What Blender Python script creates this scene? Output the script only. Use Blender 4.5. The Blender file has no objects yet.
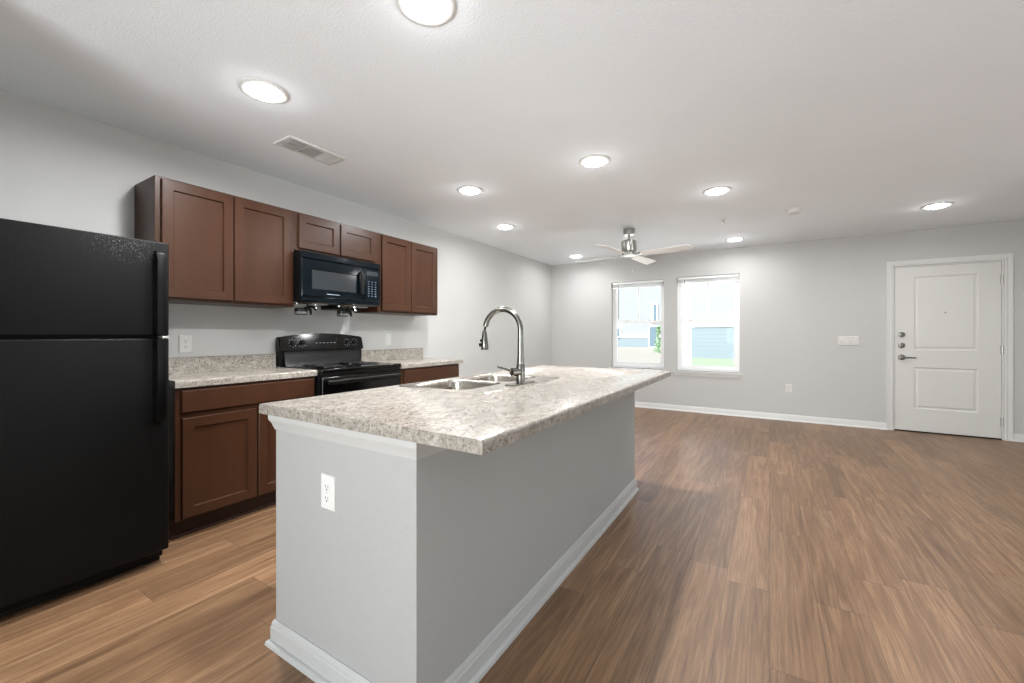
import bpy, bmesh, math, random
from mathutils import Vector, Matrix
random.seed(7)
S = bpy.context.scene
C = S.collection
PI = math.pi

# ------------------------------------------------------------------ camera, sky, sun, exposure
CAM_H = 1.179
cd = bpy.data.cameras.new('camera'); cam = bpy.data.objects.new('camera', cd); C.objects.link(cam)
cam.location = (0, 0, CAM_H)
cam.rotation_euler = (PI/2, 0, math.radians(31.8))
cd.sensor_width = 36; cd.lens = 415/1024*36
cd.shift_y = -(341.5-334.6)/1024
cd.clip_start = 0.02; cd.clip_end = 300
S.camera = cam

wd = bpy.data.worlds.new('sky'); S.world = wd; wd.use_nodes = True
wn = wd.node_tree.nodes; wn.clear()
wo = wn.new('ShaderNodeOutputWorld'); wb = wn.new('ShaderNodeBackground'); ws = wn.new('ShaderNodeTexSky')
ws.sky_type = 'NISHITA'; ws.sun_disc = False; ws.sun_elevation = math.radians(48); ws.sun_rotation = math.radians(200)
ws.air_density = 1.0; ws.dust_density = 1.5
wb.inputs['Strength'].default_value = 0.22
wd.node_tree.links.new(ws.outputs[0], wb.inputs[0]); wd.node_tree.links.new(wb.outputs[0], wo.inputs[0])

sl = bpy.data.lights.new('sun', 'SUN'); sl.energy = 11.8; sl.angle = math.radians(1); sl.color = (1, .96, .9)
so = bpy.data.objects.new('sun', sl); C.objects.link(so)
so.rotation_euler = (math.radians(30), 0, math.radians(-20))

# added fill lamp behind the camera, set in a made-up patio-door opening
dl = bpy.data.lights.new('added_rear_fill', 'AREA'); dl.shape = 'RECTANGLE'; dl.size = 1.8; dl.size_y = 1.9; dl.energy = 54; dl.color = (.95, .975, 1); dl.spread = math.radians(120)
do_ = bpy.data.objects.new('added_rear_fill', dl); C.objects.link(do_); do_.location = (-.4, -2.74, 1.06); do_.rotation_euler = (PI/2+.32, 0, 0)
# added fill lamp at the end of the made-up hallway on the right
dl = bpy.data.lights.new('added_hall_fill', 'AREA'); dl.shape = 'RECTANGLE'; dl.size = 2.2; dl.size_y = 1.9; dl.energy = 44; dl.color = (.96, .98, 1)
do_ = bpy.data.objects.new('added_hall_fill', dl); C.objects.link(do_); do_.location = (5.04, 2.0, 1.06); do_.rotation_euler = (PI/2+.62, 0, PI/2)
S.view_settings.view_transform = 'Standard'
S.view_settings.look = 'None'
S.view_settings.gamma = 1
S.view_settings.use_curve_mapping = False
S.view_settings.exposure = 0.84
LAMP_W = 15.5            # watts in each kitchen ceiling light
LIVING_W = 5.0          # watts in each living-area ceiling light (dimmed)
DIFF_E = 26.0            # glow of each diffuser

# ------------------------------------------------------------------ materials
def srgb(r, g, b):
    f = lambda c: (c/12.92 if c <= .04045 else ((c+.055)/1.055)**2.4)
    return (f(r/255), f(g/255), f(b/255), 1)

class NT:
    def __init__(s, name):
        s.m = bpy.data.materials.new(name); s.m.use_nodes = True
        s.t = s.m.node_tree; s.b = s.t.nodes['Principled BSDF']
        s.co = None
    def n(s, typ, **kw):
        o = s.t.nodes.new(typ)
        for k, v in kw.items(): setattr(o, k, v)
        return o
    def l(s, a, b): s.t.links.new(a, b)
    def val(s, sock, v):
        if isinstance(v, (int, float)): sock.default_value = v
        elif isinstance(v, (tuple, list)): sock.default_value = v
        else: s.l(v, sock)
    def coord(s):
        if not s.co: s.co = s.n('ShaderNodeTexCoord').outputs['Object']
        return s.co
    def mapv(s, scale=(1, 1, 1), vec=None):
        o = s.n('ShaderNodeMapping'); s.l(vec or s.coord(), o.inputs[0]); o.inputs['Scale'].default_value = scale
        return o.outputs[0]
    def noise(s, scale, detail=3, rough=.5, vec=None, dist=0):
        o = s.n('ShaderNodeTexNoise'); s.l(vec or s.coord(), o.inputs['Vector'])
        o.inputs['Scale'].default_value = scale; o.inputs['Detail'].default_value = detail
        o.inputs['Roughness'].default_value = rough; o.inputs['Distortion'].default_value = dist
        return o.outputs['Fac']
    def math(s, op, a, b=0, c=0):
        o = s.n('ShaderNodeMath', operation=op)
        s.val(o.inputs[0], a); s.val(o.inputs[1], b); s.val(o.inputs[2], c)
        return o.outputs[0]
    def ramp(s, fac, stops):
        o = s.n('ShaderNodeValToRGB'); s.l(fac, o.inputs[0]); e = o.color_ramp.elements
        while len(e) < len(stops): e.new(.5)
        for i, (p, c) in enumerate(stops): e[i].position = p; e[i].color = c
        return o.outputs[0]
    def mix(s, fac, a, b, mode='MIX'):
        o = s.n('ShaderNodeMix', data_type='RGBA', blend_type=mode)
        s.val(o.inputs[0], fac); s.val(o.inputs[6], a); s.val(o.inputs[7], b)
        return o.outputs[2]
    def bump(s, h, strength=.1, dist=.01):
        o = s.n('ShaderNodeBump'); s.l(h, o.inputs['Height'])
        o.inputs['Strength'].default_value = strength; o.inputs['Distance'].default_value = dist
        s.l(o.outputs[0], s.b.inputs['Normal'])
    def set(s, col=None, rough=None, metal=None, spec=None, coat=None):
        I = s.b.inputs
        if col is not None: s.val(I['Base Color'], col)
        if rough is not None: s.val(I['Roughness'], rough)
        if metal is not None: s.val(I['Metallic'], metal)
        if spec is not None: s.val(I['Specular IOR Level'], spec)
        if coat is not None: I['Coat Weight'].default_value = coat; I['Coat Roughness'].default_value = .12
        return s

M = {}
def mat_paint(name, col, rough=.6, bs=0, bstr=.15, var=.03):
    t = NT(name)
    c = t.mix(t.noise(1.7, 2), tuple(list(x*(1-var) for x in col[:3])+[1]), tuple(list(min(1, x*(1+var)) for x in col[:3])+[1]))
    t.set(c, rough, spec=.35)
    if bs: t.bump(t.noise(bs, 3, .6), bstr, .006)
    M[name] = t.m
mat_paint('wall_paint', srgb(196, 196, 194), .75, 140, .25)
mat_paint('ceiling_paint', srgb(240, 245, 250), .85, 100, .4)
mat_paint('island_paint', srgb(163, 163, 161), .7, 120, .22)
mat_paint('trim_white', srgb(216, 216, 214), .35)
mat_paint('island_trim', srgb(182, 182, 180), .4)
mat_paint('door_white', srgb(216, 215, 212), .4)
mat_paint('plastic_white', srgb(214, 213, 210), .4)
mat_paint('vinyl_white', srgb(248, 249, 249), .35)
mat_paint('slot_dark', srgb(60, 58, 55), .6)
mat_paint('gap_black', srgb(18, 16, 15), .8)
mat_paint('vent_dark', srgb(30, 30, 29), .8)
mat_paint('wand_grey', srgb(96, 96, 94), .5)
mat_paint('fan_white', srgb(240, 240, 238), .4)

def mat_simple(name, col, rough, metal=0, coat=None, nscale=30, amt=.05, spec=None):
    t = NT(name)
    c = t.mix(t.noise(nscale, 2), tuple([x*(1-amt) for x in col[:3]]+[1]), tuple([min(1, x*(1+amt)) for x in col[:3]]+[1]))
    t.set(c, rough, metal, coat=coat, spec=spec); M[name] = t.m
mat_simple('black_gloss', srgb(6, 6, 6), .10, spec=.4)
mat_simple('black_satin', srgb(9, 9, 10), .34, spec=.3)
mat_simple('handle_black', srgb(6, 6, 6), .38, spec=.14)
mat_simple('black_plastic', srgb(9, 9, 10), .3, spec=.3)
mat_simple('black_navy', srgb(8, 16, 22), .09, spec=.3)
mat_simple('micro_window', srgb(48, 52, 55), .10, spec=.5)
mat_simple('dark_bronze', srgb(126, 124, 120), .35, 1)
mat_simple('hinge_metal', srgb(190, 188, 184), .35, .6)
mat_simple('chrome', srgb(205, 205, 203), .12, 1)
mat_simple('print_grey', srgb(150, 160, 168), .5)
mat_simple('print_dim', srgb(96, 112, 124), .5)
mat_simple('rubber_black', srgb(20, 20, 20), .7)
mat_simple('coil_grey', srgb(34, 33, 33), .5)
mat_simple('can_label', srgb(84, 84, 83), .5)

def mk_brushed(name, col, rough, sc):
    t = NT(name); n = t.noise(1, 4, .6, t.mapv(sc))
    t.set(t.mix(n, tuple([x*.88 for x in col[:3]]+[1]), col), t.math('MULTIPLY_ADD', n, .14, rough-.07), 1)
    M[name] = t.m
mk_brushed('nickel', srgb(130, 128, 123), .24, (60, 60, 6))
mk_brushed('fan_nickel', srgb(168, 166, 162), .3, (60, 60, 6))
mk_brushed('steel', srgb(196, 190, 180), .26, (8, 90, 30))

def mk_cabinet(name, ca, cb):
    t = NT(name)
    g = t.noise(1, 5, .6, t.mapv((14, 14, 3.2)), .6)
    f = t.noise(1, 3, .6, t.mapv((160, 160, 7)))
    c = t.mix(g, ca, cb)
    c = t.mix(t.math('MULTIPLY', f, .30), c, tuple([x*.62 for x in ca[:3]]+[1]))
    t.set(c, t.math('MULTIPLY_ADD', g, .12, .28), spec=.24)
    t.bump(f, .04, .002); M[name] = t.m
mk_cabinet('cabinet_brown', srgb(54, 33, 21), srgb(78, 49, 33))
mk_cabinet('cabinet_dark', srgb(48, 33, 28), srgb(60, 42, 35))

def mk_laminate():
    t = NT('laminate')
    big = t.noise(9, 5, .62, dist=.8)
    streak = t.noise(1, 5, .65, t.mapv((34, 22, 34)), .9)
    fine = t.noise(95, 3, .7)
    spk = t.noise(210, 2, .6)
    c = t.ramp(streak, [(.28, srgb(112, 105, 96)), (.43, srgb(146, 139, 130)), (.55, srgb(165, 159, 150)), (.72, srgb(182, 177, 169))])
    c = t.mix(t.ramp(big, [(.42, (0, 0, 0, 1)), (.64, (.5, .5, .5, 1))]), c, srgb(138, 131, 122))
    c = t.mix(t.ramp(fine, [(.36, (.8, .8, .8, 1)), (.48, (0, 0, 0, 1))]), c, srgb(84, 72, 62))
    c = t.mix(t.ramp(spk, [(.60, (0, 0, 0, 1)), (.70, (.75, .75, .75, 1))]), c, srgb(194, 190, 184))
    t.set(c, t.math('MULTIPLY_ADD', fine, .1, .17), spec=.55)
    M['laminate'] = t.m
mk_laminate()

def mk_floor():
    t = NT('plank_floor')
    sp = t.n('ShaderNodeSeparateXYZ'); t.l(t.coord(), sp.inputs[0]); X, Y = sp.outputs[0], sp.outputs[1]
    W, L = .178, 1.22
    xr = t.math('DIVIDE', X, W); row = t.math('FLOOR', xr)
    wn1 = t.n('ShaderNodeTexWhiteNoise', noise_dimensions='1D'); t.l(row, wn1.inputs['W'])
    yr = t.math('ADD', t.math('DIVIDE', Y, L), wn1.outputs[0]); colm = t.math('FLOOR', yr)
    cb = t.n('ShaderNodeCombineXYZ'); t.l(row, cb.inputs[0]); t.l(colm, cb.inputs[1])
    wn2 = t.n('ShaderNodeTexWhiteNoise', noise_dimensions='2D'); t.l(cb.outputs[0], wn2.inputs[0])
    pid = wn2.outputs[0]
    # grain in plank space, shifted by plank
    gv = t.n('ShaderNodeCombineXYZ')
    t.l(t.math('ADD', X, t.math('MULTIPLY', pid, 17.0)), gv.inputs[0])
    t.l(t.math('ADD', Y, t.math('MULTIPLY', pid, 41.0)), gv.inputs[1]); t.l(pid, gv.inputs[2])
    g1 = t.noise(1, 5, .55, t.mapv((15, 1.1, 1), gv.outputs[0]), 1.8)
    g2 = t.noise(1, 4, .7, t.mapv((150, 3.2, 1), gv.outputs[0]), .5)
    g3 = t.noise(1, 3, .6, t.mapv((7, .9, 1), gv.outputs[0]), 1.6)
    base = t.ramp(g1, [(.22, srgb(96, 69, 48)), (.44, srgb(128, 97, 69)), (.6, srgb(148, 116, 86)), (.80, srgb(168, 136, 105))])
    base = t.mix(t.ramp(g2, [(.38, (.65, .65, .65, 1)), (.54, (0, 0, 0, 1))]), base, srgb(88, 65, 50))
    base = t.mix(t.math('MULTIPLY', g3, .35), base, srgb(120, 91, 69))
    tint = t.ramp(pid, [(0, (.80, .79, .78, 1)), (.5, (1, 1, 1, 1)), (1, (1.15, 1.14, 1.12, 1))])
    base = t.mix(1.0, base, tint, 'MULTIPLY')
    fx = t.math('ABSOLUTE', t.math('SUBTRACT', t.math('FRACT', xr), .5))
    fy = t.math('ABSOLUTE', t.math('SUBTRACT', t.math('FRACT', yr), .5))
    gap = t.math('MAXIMUM', t.math('GREATER_THAN', fx, .5-.0012/W), t.math('GREATER_THAN', fy, .5-.0012/L))
    base = t.mix(t.math('MULTIPLY', gap, .6), base, srgb(50, 34, 25))
    t.set(base, t.math('MULTIPLY_ADD', g2, .12, .33), spec=.5)
    t.bump(t.math('SUBTRACT', t.math('MULTIPLY', g2, .6), gap), .12, .002)
    M['plank_floor'] = t.m
mk_floor()

def mk_fridge():
    t = NT('fridge_black')
    pe = t.noise(420, 2, .5)
    sp = t.n('ShaderNodeSeparateXYZ'); t.l(t.coord(), sp.inputs[0])
    # dust specks, a patch near the top corner of the freezer door (object space)
    dy = t.math('DIVIDE', t.math('SUBTRACT', sp.outputs[1], .22), .17)
    dz = t.math('DIVIDE', t.math('SUBTRACT', sp.outputs[2], 1.61), .09)
    r = t.math('SQRT', t.math('ADD', t.math('MULTIPLY', dy, dy), t.math('MULTIPLY', dz, dz)))
    msk = t.math('SUBTRACT', 1.0, r); msk = t.math('MAXIMUM', msk, 0.0)
    sk = t.math('GREATER_THAN', t.math('ADD', t.noise(270, 0, .5), t.math('MULTIPLY', msk, .13)), .79)
    sk = t.math('MULTIPLY', sk, t.math('GREATER_THAN', msk, 0.01))
    t.set(t.mix(t.math('MULTIPLY', sk, .55), srgb(6, 6, 6), srgb(120, 120, 118)), .45, spec=.17)
    t.bump(pe, .3, .003); M['fridge_black'] = t.m
mk_fridge()

def mk_emit(name, col, e):
    m = bpy.data.materials.new(name); m.use_nodes = True; b = m.node_tree.nodes['Principled BSDF']
    b.inputs['Base Color'].default_value = (.9, .9, .9, 1)
    b.inputs['Emission Color'].default_value = col; b.inputs['Emission Strength'].default_value = e
    M[name] = m
mk_emit('diffuser_glow', (1, .985, .96, 1), DIFF_E)

def mk_glass():
    m = bpy.data.materials.new('window_glass'); m.use_nodes = True; t = m.node_tree; t.nodes.clear()
    o = t.nodes.new('ShaderNodeOutputMaterial'); mx = t.nodes.new('ShaderNodeMixShader')
    tr = t.nodes.new('ShaderNodeBsdfTransparent'); gl = t.nodes.new('ShaderNodeBsdfGlossy'); fr = t.nodes.new('ShaderNodeFresnel')
    tr.inputs[0].default_value = (.96, .985, .98, 1); gl.inputs['Roughness'].default_value = .02; fr.inputs[0].default_value = 1.12
    t.links.new(fr.outputs[0], mx.inputs[0]); t.links.new(tr.outputs[0], mx.inputs[1]); t.links.new(gl.outputs[0], mx.inputs[2])
    t.links.new(mx.outputs[0], o.inputs[0]); M['window_glass'] = m
mk_glass()

def mk_siding(name, ca, exposure_h):
    t = NT(name)
    sp = t.n('ShaderNodeSeparateXYZ'); t.l(t.coord(), sp.inputs[0])
    f = t.math('FRACT', t.math('DIVIDE', sp.outputs[2], exposure_h))
    ln = t.math('LESS_THAN', f, .12)
    n = t.noise(3, 3)
    c = t.mix(n, ca, tuple([x*.93 for x in ca[:3]]+[1]))
    c = t.mix(t.math('MULTIPLY', ln, .35), c, tuple([x*.55 for x in ca[:3]]+[1]))
    t.set(c, .6); M[name] = t.m
mk_siding('siding_white', srgb(122, 125, 128), .26)
mk_siding('siding_blue', srgb(106, 117, 124), .22)
mk_siding('shingle', srgb(150, 150, 152), .2)
def mk_ground(name, a, b, sc):
    t = NT(name); n = t.noise(sc, 5, .65); t.set(t.mix(n, a, b), .9); t.bump(n, .2, .02); M[name] = t.m
mk_ground('concrete', srgb(236, 232, 226), srgb(244, 241, 236), 2.0)
mk_ground('parking_grey', srgb(96, 93, 89), srgb(106, 103, 98), 2.0)
mk_ground('lawn_green', srgb(84, 98, 78), srgb(94, 108, 88), 6.0)
mk_ground('leaf_green', srgb(84, 116, 86), srgb(116, 140, 108), 9.0)
mk_ground('far_glass', srgb(76, 92, 104), srgb(86, 102, 114), 1.0)

# ------------------------------------------------------------------ mesh helpers
WLOC = {}
class MB:
    def __init__(s): s.bm = bmesh.new()
    def box(s, x0, y0, z0, x1, y1, z1, bev=0, seg=2):
        b = bmesh.new()
        v = [b.verts.new(p) for p in ((x0, y0, z0), (x1, y0, z0), (x1, y1, z0), (x0, y1, z0), (x0, y0, z1), (x1, y0, z1), (x1, y1, z1), (x0, y1, z1))]
        for q in ((0, 3, 2, 1), (4, 5, 6, 7), (0, 1, 5, 4), (1, 2, 6, 5), (2, 3, 7, 6), (3, 0, 4, 7)): b.faces.new([v[i] for i in q])
        if bev: bmesh.ops.bevel(b, geom=b.edges[:], offset=bev, segments=seg, affect='EDGES', profile=.6)
        return s.add(b)
    def add(s, b, mtx=None):
        bmesh.ops.recalc_face_normals(b, faces=b.faces[:])
        if mtx is not None: bmesh.ops.transform(b, matrix=mtx, verts=b.verts[:])
        mp = {v: s.bm.verts.new(v.co) for v in b.verts}
        for f in b.faces:
            try: s.bm.faces.new([mp[v] for v in f.verts])
            except ValueError: pass
        b.free(); return s
    def lathe(s, prof, mtx=None, seg=32):
        b = bmesh.new(); rings = []
        for r, z in prof:
            if r < 1e-5: rings.append([b.verts.new((0, 0, z))])
            else: rings.append([b.verts.new((r*math.cos(2*PI*i/seg), r*math.sin(2*PI*i/seg), z)) for i in range(seg)])
        for a, c in zip(rings, rings[1:]):
            for i in range(seg):
                j = (i+1) % seg
                q = [a[i % len(a)], a[j % len(a)], c[j % len(c)], c[i % len(c)]]
                u = []
                for v in q:
                    if v not in u: u.append(v)
                if len(u) >= 3: b.faces.new(u)
        for e in (rings[0], rings[-1]):
            if len(e) > 2: b.faces.new(e)
        return s.add(b, mtx)
    def tube(s, pts, rad, seg=14, cap=True):
        pts = [Vector(p) for p in pts]; b = bmesh.new()
        if not isinstance(rad, (list, tuple)): rad = [rad]*len(pts)
        tg = [((pts[min(i+1, len(pts)-1)]-pts[max(i-1, 0)]).normalized()) for i in range(len(pts))]
        up = Vector((0, 0, 1)) if abs(tg[0].z) < .9 else Vector((0, 1, 0))
        nrm = (up - tg[0]*up.dot(tg[0])).normalized(); rings = []
        for i, p in enumerate(pts):
            nrm = (nrm - tg[i]*nrm.dot(tg[i])).normalized(); bn = tg[i].cross(nrm)
            rings.append([b.verts.new(p+(nrm*math.cos(2*PI*k/seg)+bn*math.sin(2*PI*k/seg))*rad[i]) for k in range(seg)])
        for a, c in zip(rings, rings[1:]):
            for k in range(seg): b.faces.new((a[k], a[(k+1) % seg], c[(k+1) % seg], c[k]))
        if cap: b.faces.new(rings[0][::-1]); b.faces.new(rings[-1])
        return s.add(b)
    def prism(s, poly, axis, a0, a1, bev=0):
        # poly: 2-D points in the two other axes (cyclic order after axis), extruded from a0 to a1
        def P(p, a):
            if axis == 'x': return (a, p[0], p[1])
            if axis == 'y': return (p[0], a, p[1])
            return (p[0], p[1], a)
        b = bmesh.new()
        A = [b.verts.new(P(p, a0)) for p in poly]; B = [b.verts.new(P(p, a1)) for p in poly]
        n = len(poly); b.faces.new(A); b.faces.new(B)
        for i in range(n): b.faces.new((A[i], A[(i+1) % n], B[(i+1) % n], B[i]))
        if bev:
            bmesh.ops.recalc_face_normals(b, faces=b.faces[:])
            es = [e for e in b.edges if len(e.link_faces) == 2 and e.calc_face_angle(0) > .5]
            bmesh.ops.bevel(b, geom=es, offset=bev, segments=2, affect='EDGES', profile=.6)
        return s.add(b)
    def loops(s, L, mapf, cap_first=True, cap_last=True):
        # list of equal-length closed loops of (u,v,n)
        b = bmesh.new(); R = [[b.verts.new(mapf(*p)) for p in lp] for lp in L]
        for a, c in zip(R, R[1:]):
            n = len(a)
            for i in range(n): b.faces.new((a[i], a[(i+1) % n], c[(i+1) % n], c[i]))
        if cap_first: b.faces.new(R[0])
        if cap_last: b.faces.new(R[-1])
        return s.add(b)
    def sweep(s, prof, path, closed=False):
        # prof: (outward, z); path: plan points, outward is to the right of travel
        b = bmesh.new(); n = len(path); rings = []
        pv = [Vector(p) for p in path]
        for i in range(n):
            if closed or 0 < i < n-1:
                d0 = (pv[i]-pv[i-1]).normalized(); d1 = (pv[(i+1) % n]-pv[i]).normalized()
            elif i == 0: d0 = d1 = (pv[1]-pv[0]).normalized()
            else: d0 = d1 = (pv[i]-pv[i-1]).normalized()
            n0 = Vector((d0.y, -d0.x)); n1 = Vector((d1.y, -d1.x))
            m = (n0+n1); m = m/ (1+n0.dot(n1))
            rings.append([b.verts.new((pv[i].x+m.x*o, pv[i].y+m.y*o, z)) for o, z in prof])
        k = len(prof)
        rng = range(n) if closed else range(n-1)
        for i in rng:
            a, c = rings[i], rings[(i+1) % n]
            for j in range(k): b.faces.new((a[j], a[(j+1) % k], c[(j+1) % k], c[j]))
        if not closed: b.faces.new(rings[0]); b.faces.new(rings[-1][::-1])
        return s.add(b)
    def build(s, name, mat, parent=None, loc=None, smooth=35):
        me = bpy.data.meshes.new(name); bm = s.bm
        if parent is not None: off = WLOC[parent.name]; base = off
        else:
            if loc is None:
                xs = [v.co.x for v in bm.verts]; ys = [v.co.y for v in bm.verts]; zs = [v.co.z for v in bm.verts]
                loc = ((min(xs)+max(xs))/2, (min(ys)+max(ys))/2, min(zs))
            off = Vector(loc)
        for v in bm.verts: v.co -= off
        bm.to_mesh(me); bm.free()
        me.materials.append(M[mat])
        if smooth:
            me.shade_smooth(); me.set_sharp_from_angle(angle=math.radians(smooth))
        o = bpy.data.objects.new(name, me); C.objects.link(o)
        if parent is not None: o.parent = parent; WLOC[o.name] = Vector(off)
        else: o.location = off; WLOC[o.name] = Vector(off)
        return o

def tag(o, label, cat, group=None, kind=None):
    o['label'] = label; o['category'] = cat
    if group: o['group'] = group
    if kind: o['kind'] = kind
    return o
def thing(name, loc, label, cat, group=None, kind=None):
    o = bpy.data.objects.new(name, None); o.empty_display_size = .1; C.objects.link(o); o.location = loc
    WLOC[o.name] = Vector(loc); return tag(o, label, cat, group, kind)
def copy_thing(o, loc, label=None, parent=None):
    c = o.copy(); C.objects.link(c)
    if parent is None: c.location = loc; WLOC[c.name] = Vector(loc)
    else: c.parent = parent; WLOC[c.name] = WLOC[parent.name]
    if label: c['label'] = label
    for ch in [x for x in list(o.children)]: copy_thing(ch, None, None, c)
    return c
def rect(u0, v0, u1, v1, n): return [(u0, v0, n), (u1, v0, n), (u1, v1, n), (u0, v1, n)]
def rrect(u0, v0, u1, v1, r, n, k=5):
    o = []
    for cx, cy, a in ((u1-r, v0+r, -PI/2), (u1-r, v1-r, 0), (u0+r, v1-r, PI/2), (u0+r, v0+r, PI)):
        for i in range(k+1): o.append((cx+r*math.cos(a+PI/2*i/k), cy+r*math.sin(a+PI/2*i/k), n))
    return o
def map_px(x): return lambda u, v, n: (x+n, u, v)          # faces +x : u = y, v = z
def map_my(y): return lambda u, v, n: (u, y-n, v)          # faces -y : u = x, v = z
def RX(a): return Matrix.Rotation(a, 4, 'X')
def RY(a): return Matrix.Rotation(a, 4, 'Y')
def RZ(a): return Matrix.Rotation(a, 4, 'Z')
def T(x, y, z): return Matrix.Translation((x, y, z))

# ------------------------------------------------------------------ room shell
XL, XR, YF, YN, H = -3.372, 2.62, 6.83, -2.7, 2.44
WT = .15
VX0, VX1, VY0, VY1 = -2.752, -2.592, 1.508, 1.882      # duct opening in the ceiling
HX = 5.0       # added hallway on the right, opened to cut light bounced onto the island
# window and door openings on the far wall (x0, x1, z0, z1)
W1 = (-2.262, -1.412, .628, 2.055); W2 = (-1.226, -.366, .622, 2.066); DO = (1.300, 2.222, 0, 2.012)
def st(o, label, cat): return tag(o, label, cat, None, 'structure')
b = MB().box(XL-WT, YN-WT, -.1, XR+WT, YF+WT, 0).box(XR+WT, -.75, -.1, HX+WT, 4.55, 0)
st(b.build('floor', 'plank_floor', loc=(0, 0, 0)), 'brown wood plank floor running through the kitchen and living area', 'floor')
b = MB().box(XL-WT, YN-WT, H, VX0, YF+WT, H+.1).box(VX1, YN-WT, H, XR+WT, YF+WT, H+.1).box(VX0, YN-WT, H, VX1, VY0, H+.1).box(VX0, VY1, H, VX1, YF+WT, H+.1).box(XR+WT, -.75, H, HX+WT, 4.55, H+.1)
st(b.build('ceiling', 'ceiling_paint', loc=(0, 0, H)), 'white textured ceiling with round lights', 'ceiling')
b = MB().box(XL-WT, YN-WT, 0, XL, YF+WT, H)
st(b.build('wall_left', 'wall_paint', loc=(XL, 0, 0)), 'light grey wall behind the kitchen cabinets and range', 'wall')
b = MB().box(XR, YN-WT, 0, XR+WT, -.6, H).box(XR, 4.4, 0, XR+WT, YF+WT, H).box(XR+WT, -.75, 0, HX, -.6, H).box(XR+WT, 4.4, 0, HX, 4.55, H).box(HX, -.75, 0, HX+WT, .8, H).box(HX, 3.2, 0, HX+WT, 4.55, H).box(HX, .8, 2.1, HX+WT, 3.2, H)
st(b.build('wall_right', 'wall_paint', loc=(XR, 0, 0)), 'light grey wall to the right of the entry door, with the added hallway', 'wall')
PD = (-1.4, .6, 2.1)      # added patio-door opening behind the camera: x0, x1, head height
b = MB().box(XL, YN-WT, 0, PD[0], YN, H).box(PD[1], YN-WT, 0, XR, YN, H).box(PD[0], YN-WT, PD[2], PD[1], YN, H)
b.box(XL, -.03, 0, -2.30, .095, H)      # unseen stub wall by the fridge, added to shade the left wall
st(b.build('wall_near', 'wall_paint', loc=(0, YN, 0)), 'light grey wall behind the camera, with an added shading stub by the fridge', 'wall')
b = MB()
def wallbox(x0, x1, z0, z1): b.box(x0, YF, z0, x1, YF+WT, z1)
wallbox(XL, W1[0], 0, H)
for Wd in (W1, W2): wallbox(Wd[0], Wd[1], 0, Wd[2]); wallbox(Wd[0], Wd[1], Wd[3], H)
wallbox(W1[1], W2[0], 0, H); wallbox(W2[1], DO[0], 0, H); wallbox(DO[0], DO[1], DO[3], H); wallbox(DO[1], XR, 0, H)
st(b.build('wall_far', 'wall_paint', loc=(0, YF, 0)), 'light grey far wall with two windows and the entry door', 'wall')

BASE = [(0, 0), (.027, 0), (.026, .010), (.021, .016), (.013, .019), (.013, .068), (.010, .078), (.006, .084), (0, .084)]
def baseboard(name, path, label):
    st(MB().sweep(BASE, path).build(name, 'trim_white'), label, 'baseboard')
CW = .062     # casing width
baseboard('baseboard_far', [(XL, YF), (DO[0]-.011-CW+.012, YF)], 'white baseboard along far wall under the two windows')
baseboard('baseboard_far_corner', [(DO[1]+.05, YF), (XR, YF)], 'short white baseboard right of the entry door')
baseboard('baseboard_right', [(XR, YF), (XR, 4.4)], 'white baseboard on the right wall')
baseboard('baseboard_left', [(XL, 3.49), (XL, YF)], 'white baseboard on left wall beyond the cabinets')

# ------------------------------------------------------------------ entry door
casing = [(0, 0), (.012, 0), (.017, .012), (.012, .022), (.016, .045), (.018, CW), (0, CW)]
b = MB()
x0, x1, zt = DO[0]-.006, DO[1]+.006, DO[3]+.006
# casing boards: profile (depth, across), legs and head mitred
def casing_bm():
    bb = bmesh.new(); R = []
    path = [((x0, 0), (-1, 0)), ((x0, zt), (-1, 1)), ((x1, zt), (1, 1)), ((x1, 0), (1, 0))]
    for (px, pz), (dx, dz) in path:
        R.append([bb.verts.new((px+dx*a, YF-d, pz+dz*a)) for d, a in casing])
    k = len(casing)
    for A, B in zip(R, R[1:]):
        for j in range(k): bb.faces.new((A[j], A[(j+1) % k], B[(j+1) % k], B[j]))
    bb.faces.new(R[0]); bb.faces.new(R[-1]); return bb
b.add(casing_bm())
# jambs and stop inside the opening
b.box(DO[0], YF, 0, DO[0]+.010, YF+WT, DO[3]); b.box(DO[1]-.010, YF, 0, DO[1], YF+WT, DO[3]); b.box(DO[0]+.01, YF, DO[3]-.010, DO[1]-.01, YF+WT, DO[3])
st(b.build('trim_1', 'trim_white'), 'white moulded casing around the entry door', 'door casing')
dx0, dx1, dz0, dz1 = DO[0]+.014, DO[1]-.014, .016, DO[3]-.014
b = MB()
FY = YF+.004
def panel_front(bmb, mapf):
    # slab with two raised-and-fielded panels: grid of faces with sunk loops
    us = [dx0, 1.488, 2.029, dx1]; vs = [dz0, .285, .785, .995, 1.878, dz1]
    for i in range(3):
        for j in range(5):
            if i == 1 and j in (1, 3):
                u0, u1, v0, v1 = us[1], us[2], vs[j], vs[j+1]
                L = [rect(u0, v0, u1, v1, 0), rect(u0+.010, v0+.010, u1-.010, v1-.010, -.009), rect(u0+.022, v0+.022, u1-.022, v1-.022, -.009), rect(u0+.040, v0+.040, u1-.040, v1-.040, -.002)]
                bmb.loops(L, mapf, False, True)
            else:
                bb = bmesh.new(); bb.faces.new([bb.verts.new(mapf(*p)) for p in rect(us[i], vs[j], us[i+1], vs[j+1], 0)]); bmb.add(bb)
panel_front(b, map_my(FY))
bb = bmesh.new()
v = [bb.verts.new(p) for p in ((dx0, FY, dz0), (dx1, FY, dz0), (dx1, FY, dz1), (dx0, FY, dz1), (dx0, FY+.044, dz0), (dx1, FY+.044, dz0), (dx1, FY+.044, dz1), (dx0, FY+.044, dz1))]
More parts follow.
